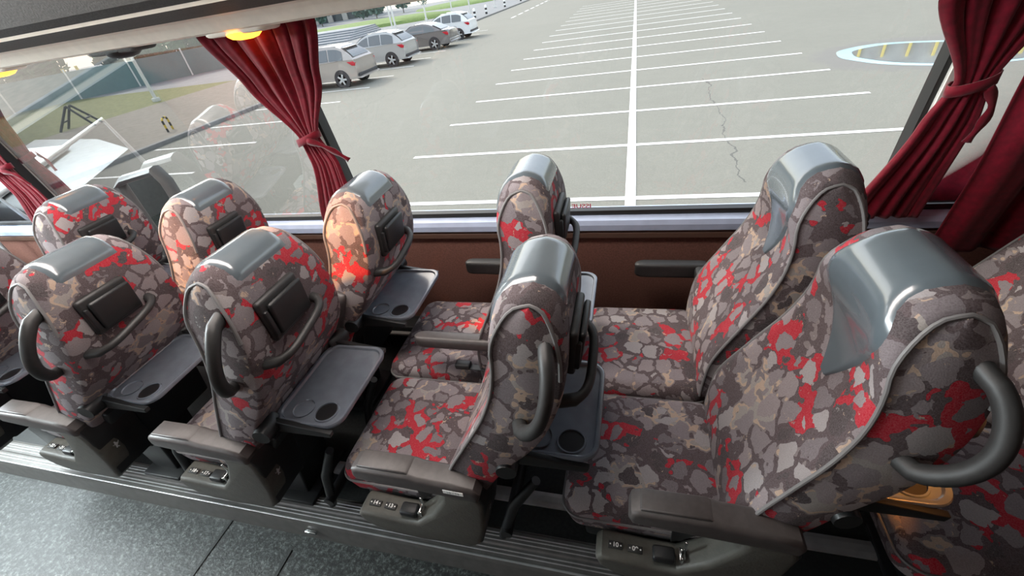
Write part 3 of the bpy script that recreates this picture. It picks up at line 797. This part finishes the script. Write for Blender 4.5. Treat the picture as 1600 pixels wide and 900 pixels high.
lawn('lawn', -38, 66, 13, 8, 1., 'green lawn behind the pale steps beyond the parked cars', .6)
lawn('lawn', -34, 104, 11, 14, 5., 'farther green lawn with young trees beyond the white car', .5)

def tree(x, y, h, r, m, label, grp, cat='tree', trunk=M['bark'], tr=.09, bushy=1.0, z0=G + .1, name='tree'):
    t = thing(name, label, cat, (x, y, z0), random.random() * 6, grp)
    mb = MB(); th = h - r * 1.1
    mb.tube([(0, 0, 0), (.03, .02, th * .5), (0, .05, th), (.05, 0, h - r * .5)], [tr * 1.2, tr, tr * .8, tr * .3], None, 8); mb.build('trunk', trunk, t)
    mb = MB(); rnd = random.Random(int(x * 31 + y * 7))
    for k in range(int(900 * bushy)):
        d = Vector((rnd.gauss(0, 1), rnd.gauss(0, 1), rnd.gauss(0, 1))).normalized() * r * rnd.random() ** .4
        d.z *= 1.05; d += Vector((0, 0, h - r)); s_ = r * (.06 + .08 * rnd.random())
        a = Vector((rnd.gauss(0, 1), rnd.gauss(0, 1), rnd.gauss(0, 1))).normalized(); b = a.orthogonal().normalized() * s_; a = a.cross(b).normalized() * s_ * 1.5
        mb.add([d - a, d + b, d + a, d - b], [(0, 1, 2, 3)], None, None, False)
    mb.build('crown', m, t); return t
rt = random.Random(3)
for i, (x, y, h, r) in enumerate([(-66, 96, 6, 2.6), (-58, 100, 5.2, 2.4), (-52, 95, 5.5, 2.4), (-50, 104, 6, 2.5), (-74, 102, 6, 2.8), (-60, 110, 5.4, 2.4)]):
    tree(x, y, h, r, M['leaf2'], 'rounded blue-green tree in the planted row in front of the columned building', 'trees before the building', bushy=.8)
for i, (x, y) in enumerate([(-25.2, 57.5), (-24, 64), (-20.5, 80), (-20, 90), (-19.5, 102)]):
    tree(x, y, 3.2, .7, M['leaf2'], 'thin young tree with whitewashed trunk on the plaza', 'young plaza trees', trunk=M['lime'], tr=.08, bushy=.25, name='young_tree')
tree(-27.6, 53.5, 5.0, 1.25, M['gold'], 'young tree with golden autumn leaves and a white trunk', None, trunk=M['lime'], tr=.1, bushy=.5, name='young_tree')
for i, (x, y, h, r) in enumerate([(-52, 20, 5.5, 2.6), (-48, 27, 6.0, 3.0), (-44, 33, 5.5, 2.8), (-41, 38, 5.6, 2.8), (-56, 14, 5.2, 2.6), (-38, 30, 4.2, 1.8)]):
    tree(x, y, h, r, M['leaf'], 'dark green tree beyond the teal fence outside the left window', 'trees beyond the teal fence', bushy=.8)
tree(-25.5, 27, 2.6, .8, M['leaf'], 'low green shrub at the plaza edge left of the tied curtain', None, 'shrub', bushy=.4, name='shrub')
def lamp_post(x, y, h, label, grp='lamp posts on the plaza'):
    t = thing('lamp_post', label, 'lamp post', (x, y, G + .1), 0, grp)
    mb = MB(); mb.tube([(0, 0, 0), (0, 0, h)], [.09, .06], None, 10); mb.build('pole', M['pole'], t)
    mb = MB(); mb.box((0, 0, .1), (.3, .3, .2), .02); mb.build('base', M['pole'], t)
    mb = MB(); mb.box((.5, 0, h), (1.2, .25, .1), .03); mb.build('lamp_head', M['pole'], t)
lamp_post(-27.0, 51.5, 8, 'pale lamp post behind the silver car')
lamp_post(-26.7, 61, 8, 'pale lamp post behind the dark grey saloon')
lamp_post(-18.2, 54, 8, 'pale lamp post beside the kerb right of the white car')
lamp_post(-18.5, 66, 8, 'farthest pale lamp post along the kerb')
lamp_post(-26, 19, 8, 'tall pole on the grass seen through the left window')
for i, (x, y) in enumerate([(-16.6, 50.5), (-16.6, 55), (-16.6, 64), (-16.6, 74), (-16.6, 80)]):
    t = thing('bollard', 'black and white striped bollard standing along the kerb', 'bollard', (x, y, G + .12), 0, 'striped bollards by the kerb')
    mb = MB()
    for k in range(4): mb.lathe([(.13, .2 * k), (.13, .2 * k + .2)], M['white'] if k % 2 else M['blackpaint'], 14)
    mb.lathe([(.13, .8), (.09, .87), (.0, .9)], M['white'], 14)
    mb.build('post', None, t)
# hoop barriers on the sidewalk, A-frame stand on the grass
for i, (x, y, lb) in enumerate([(-16.8, 11.6, 'black and yellow hoop barrier at the kerb outside the left window')]):
    t = thing('hoop_barrier', lb, 'barrier', (x, y, G + .12), PI / 2 + .5)
    mb = MB(); pts = [(-.24, 0, 0), (-.24, 0, .3)] + [(-.24 * math.cos(a * PI / 8), 0, .36 + .12 * math.sin(a * PI / 8)) for a in range(0, 9)] + [(.24, 0, .3), (.24, 0, 0)]
    pts = catmull(pts, 41)
    for k in range(0, 40, 4): mb.tube(pts[k:k + 5], .036, M['yellow'] if (k // 4) % 2 else M['blackpaint'], 10)
    mb.build('hoop', None, t)
t = thing('folding_stand', 'dark A-shaped folding stand on the rough grass outside the left window', 'stand', (-24.8, 13.9, G + .12), .6)
for s_ in (-1, 1):
    mb = MB(); mb.tube([(s_ * .7, -.4, 0), (0, -.2, .95)], .05); mb.tube([(s_ * .7, .4, 0), (0, .2, .95)], .05); mb.tube([(s_ * .45, -.3, .35), (s_ * .45, .3, .35)], .04); mb.build('leg', M['darkmetal'], t)
for i_, (x, y, lb) in enumerate([(-40, 24.6, 'yellow and black marker post on the grass, left of its twin'), (-41.5, 26.6, 'yellow and black marker post on the grass, right of its twin')]):
    t = thing('marker_post', lb, 'post', (x, y, G + .12), 0, 'marker posts on the grass')
    mb = MB()
    for k in range(4): mb.lathe([(.1, .5 * k), (.1, .5 * k + .5)], M['yellow'] if k % 2 else M['blackpaint'], 10)
    mb.build('shaft', None, t)
# columned building at the back, teal fence, red kiosk
t = thing('columned_building', 'pale stone building with tall columns at the far end of the plaza', 'building', (-88, 118, G), math.radians(25))
mb = MB(); mb.box((0, 0, 7), (46, 10, 14)); mb.build('wall', M['darkglass'], t)
for k in range(12):
    mb = MB(); mb.box((-21 + 3.8 * k, -6.2, 6), (1.3, 1.3, 12), .1); mb.build('column', M['stone'], t)
mb = MB(); mb.box((0, -5.5, 13), (48, 4, 2.4)); mb.build('roof', M['stone'], t)
t = thing('teal_fence', 'teal sheet fence behind the rough grass outside the left window', 'fence', (-44, 16, G + .1), math.radians(60))
mb = MB(); mb.box((0, 0, .9), (44, .06, 1.8)); mb.build('panel', M['teal'], t)
for k in range(12):
    mb = MB(); mb.box((-21 + 3.8 * k, -.06, 1), (.1, .1, 2.0)); mb.build('post', M['pole'], t)
t = thing('kiosk', 'low kiosk with red awning beyond the teal fence', 'kiosk', (-66, 6, G + .1), math.radians(60))
mb = MB(); mb.box((0, 0, 1.2), (7, 4, 2.4), .05); mb.build('wall', M['stone'], t)
mb = MB(); mb.prism([(-3.2, 2.4), (-3.2, 2.7), (2.2, 3.6), (2.2, 2.4)], -3.8, 3.8, None, 0, axis='x'); mb.build('awning', M['redpaint'], t)
mb = MB(); mb.box((0, -3.25, 2.55), (7, .06, .12)); mb.build('reflection_strip', M['amber'], t)  # glowing bar added to imitate an orange reflection on the window
# building whose yellow-striped front shows in the puddle
t = thing('striped_building', 'grey building with yellow vertical fins mirrored in the puddle', 'building', (34, 66, G), math.radians(-24))
mb = MB(); mb.box((0, 4, 6), (56, 8, 12)); mb.build('wall', P('grey_cladding', (.5, .5, .48), .7, 0, .3, .3), t)
for k in range(23):
    mb = MB(); mb.box((-26 + 2.4 * k, -.2, 5.6), (.3, .4, 11), .03); mb.build('fin', M['yellowfin'], t)
for k in range(13):
    mb = MB(); mb.box((-24 + 4 * k, -.02, 4 + (k % 3)), (2.2, .1, 5)); mb.build('window', M['darkglass'], t)

# ------------------------------------------------------------------ parked cars
def car(x, y, kind, paint, label, yaw=0.0):
    """rear faces +x; the near flank faces -y; (x, y) is the near rear wheel's contact"""
    t = thing('car', label, 'car', (x, y + .80, G), yaw, 'cars parked along the kerb')
    if kind == 'suv':
        prof_ = [(.82, .42), (.90, .62), (.86, .98), (.78, 1.08), (-.8, 1.06), (-2.2, 1.0), (-3.1, .88), (-3.45, .62), (-3.4, .32), (.76, .32)]
        green = [(.84, 1.04), (.58, 1.30), (.20, 1.54), (-.15, 1.62), (-.9, 1.63), (-1.55, 1.5), (-2.35, 1.02)]
    else:
        prof_ = [(1.0, .42), (1.06, .62), (1.02, .95), (.80, 1.03), (-.8, .96), (-2.2, .92), (-3.2, .78), (-3.55, .55), (-3.5, .28), (.9, .28)]
        green = [(.62, 1.0), (.1, 1.26), (-.35, 1.42), (-.9, 1.47), (-1.5, 1.38), (-2.3, .94)]
    mb = MB()
    lo = catmull(prof_ + [prof_[0]], 60)[:-1]; rings = []
    for yy, s_, dz in ((-.9, .965, .0), (-.915, .985, 0), (-.88, 1, 0), (-.5, 1.01, .01), (0, 1.015, .015), (.5, 1.01, .01), (.88, 1, 0), (.915, .985, 0), (.9, .965, 0)):
        rings.append([(-1.3 + (p.x + 1.3) * s_, yy, .66 + (p.y - .66) * s_ + dz) for p in lo])
    mb.loft(rings, None, True, True); mb.build('body', paint, t, 50)
    gp = catmull(green, 30); rings = []
    for k, p in enumerate(gp):
        w = .86 - .20 * smooth01(1.0, 1.66, p.y); rings.append([(p.x, yy * w, p.y + (.03 if abs(yy) < .7 else 0)) for yy in (-1, -.93, -.5, 0, .5, .93, 1)])
    mb = MB()
    mb.loft(rings, None, False, False)
    for sgn in (0, 6):
        mb.add([r[sgn] for r in rings], [tuple(range(len(rings)))], None, None, False)
    mb.build('cabin', paint, t, 45)
    top = max(p.y for p in gp)
    def side_win(xa, xb, sgn):
        w_ = MB(); zl = 1.1 if kind == 'suv' else 1.0; pts = []
        n_ = 10
        def ztop(x):
            for a, b in zip(gp[:-1], gp[1:]):
                if (a.x - x) * (b.x - x) <= 0 and a.x != b.x: return a.y + (b.y - a.y) * (x - a.x) / (b.x - a.x)
            return 1.0
        up = [(x_, max(zl + .01, ztop(x_) - .09)) for x_ in [xa + (xb - xa) * i / n_ for i in range(n_ + 1)]]
        poly = [(xa, zl)] + up + [(xb, zl)]
        def yat(z): return sgn * (.868 - .20 * smooth01(1.0, 1.66, z) + .008)
        w_.add([(x_, yat(z), z) for x_, z in poly], [tuple(range(len(poly)))], None, None, False)
        return w_.build('window', M['carglass'], t)
    for sgn in (-1, 1):
        if kind == 'suv': side_win(.28, -.42, sgn); side_win(-.48, -1.15, sgn); side_win(-1.22, -1.95, sgn)
        else: side_win(.12, -.62, sgn); side_win(-.68, -1.85, sgn)
    # rear and front screens follow the cabin skin
    def screen(k0, k1, nm):
        w_ = MB(); rs = [[(gp[k].x + .012 * (1 if k < 12 else -1), yy * (.86 - .2 * smooth01(1, 1.66, gp[k].y)), gp[k].y + .03 + .012) for yy in (-.84, -.5, 0, .5, .84)] for k in range(k0, k1)]
        w_.loft(rs, None, False, False); return w_.build(nm, M['carglass'], t)
    screen(1, 8, 'rear_window'); screen(21, 29, 'windscreen')
    rear = .9 if kind == 'suv' else 1.06
    for sgn in (-1, 1):
        mb = MB(); zc = .93 if kind == 'suv' else .84
        mb.prism([(-.14, -.08), (.02, -.09), (.03, .02), (-.04, .085), (-.36, .08)], sgn * .42, sgn * .93, None, .012, mx=T(rear - .055, 0, zc)); mb.build('tail_light', M['taillamp'], t)
    mb = MB(); mb.box((rear - .012, 0, .78 if kind == 'suv' else .72), (.03, .52, .12), .008); mb.build('licence_plate', M['plate'], t)
    mb = MB(); mb.box((rear - .10, 0, .42), (.24, 1.70, .22), .05, 3); mb.build('bumper', M['cartrim'] if kind == 'suv' else paint, t)
    for wx in (0, -2.66):
        for sgn in (-1, 1):
            w = MB(); mx = T(wx, sgn * .80, .335) @ RX(PI / 2)
            w.lathe([(.20, -.11), (.31, -.115), (.335, -.08), (.335, .08), (.31, .115), (.20, .11)], None, 28, mx)
            wo = w.build('wheel', M['tyre'], t)
            w = MB(); w.lathe([(.215, -.02), (.225, .0), (.215, .02)], None, 28, T(wx, sgn * .905, .335) @ RX(PI / 2))
            w.lathe([(.0, .02), (.06, .02), (.06, .0), (.0, .0)], None, 20, T(wx, sgn * .915, .335) @ RX(PI / 2))
            for k in range(5):
                a = 2 * PI * k / 5; w.box((.12, 0, 0), (.21, .085, .03), .005, 2, None, T(wx, sgn * .915, .335) @ RX(PI / 2) @ RZ(a))
            w.build('rim', M['alloy'], wo)
            a_ = MB(); a_.lathe([(.375, -.02), (.39, 0), (.375, .02)], None, 28, T(wx, sgn * .905, .345) @ RX(PI / 2))
            a_.build('wheel_arch', M['cartrim'], t)
    if kind == 'suv':
        for sgn in (-1, 1):
            mb = MB(); mb.tube([(.0, sgn * .6, 1.63), (-1.2, sgn * .6, 1.66)], .018, None, 8); mb.build('roof_rail', M['alloy'], t)
        mb = MB(); mb.box((.33, 0, 1.535), (.24, 1.1, .03), .012); mb.build('spoiler', paint, t)
    for sgn in (-1, 1):
        mb = MB(); mb.box((-1.95, sgn * 1.0, 1.05), (.1, .18, .12), .03, 3); mb.build('mirror', paint, t)
    return t
car(-12.75, 17.5, 'suv', M['carbeige'], 'champagne car nearest the tied curtain, partly hidden by it')
car(-12.6, 22.3, 'suv', M['carsilver'], 'silver car second along the kerb, with rear to the lot')
car(-12.15, 27.5, 'sedan', M['cargrey'], 'dark grey saloon between the silver car and the white one')
car(-11.9, 31.6, 'suv', M['carwhite'], 'white car farthest along the kerb, beyond the grey saloon')

# ------------------------------------------------------------------ light
w = bpy.data.worlds.new('sky'); sc.world = w; w.use_nodes = True
nt = w.node_tree; nt.nodes.clear(); n = N(nt)
sky = n('ShaderNodeTexSky', sky_type='NISHITA'); sky.sun_disc = False; sky.sun_elevation = math.radians(42); sky.sun_rotation = math.radians(-55); sky.air_density = 1.2; sky.dust_density = 3.0
mixc = n.mix(.55, sky.outputs[0], (3.2, 3.3, 3.3))
bg = n('ShaderNodeBackground', {'Color': mixc, 'Strength': .56}); wo = n('ShaderNodeOutputWorld'); nt.links.new(bg.outputs[0], wo.inputs[0])
def lamp(name, typ, loc, rot, energy, color=(1, 1, 1), **kw):
    l = bpy.data.lights.new(name, typ); l.energy = energy; l.color = color
    for k, v in kw.items(): setattr(l, k, v)
    o = bpy.data.objects.new(name, l); C.objects.link(o); o.location = loc; o.rotation_euler = rot; return o
sun = lamp('sun', 'SUN', (0, 0, 20), (0, 0, 0), 2.0, (1, .95, .87), angle=math.radians(6))
sd = Vector((.72, -.42, -.62)).normalized(); sun.rotation_euler = sd.to_track_quat('-Z', 'Y').to_euler()
# area lamps added as interior fill; first one overhead above the seats
lamp('overhead_fill', 'AREA', (-1.5, -.82, 1.94), (0, 0, 0), 46, (1, .9, .84), shape='RECTANGLE', size=2.8, size_y=.35)
fl = lamp('front_fill', 'AREA', (-4.3, -1.3, 1.85), (0, 0, 0), 210, (.84, .95, 1), shape='RECTANGLE', size=1.6, size_y=.5)  # added lamp standing in for windscreen daylight on the seat fronts
fl.rotation_euler = Vector((1, .14, -.28)).to_track_quat('-Z', 'Y').to_euler()
lamp('aisle_fill', 'AREA', (-3.6, -1.6, 1.9), (0, 0, 0), 40, (.9, 1, .96), shape='RECTANGLE', size=.8, size_y=.5)  # added fill that lightens the front end of the aisle floor
# warm reading spots above the seats
def spot(loc, tgt, e, size=40):
    o = lamp('reading_spot', 'SPOT', loc, (0, 0, 0), e, (1, .36, .07), spot_size=math.radians(size), spot_blend=.5, shadow_soft_size=.03)
    o.rotation_euler = (Vector(tgt) - Vector(loc)).to_track_quat('-Z', 'Y').to_euler()
spot((-1.3, -1.2, 1.9), (-.93, -.60, .93), 190, 20)
spot((-2.1, -1.2, 1.9), (-1.62, -.60, .97), 190, 17)
spot((.98, -1.0, 1.75), (.53, -.9, .63), 130, 14)

sc.view_settings.view_transform = 'Standard'
sc.view_settings.look = 'None'
sc.view_settings.exposure = 0.0
sc.cycles.use_denoising = True
sc.cycles.max_bounces = 8; sc.cycles.transparent_max_bounces = 12
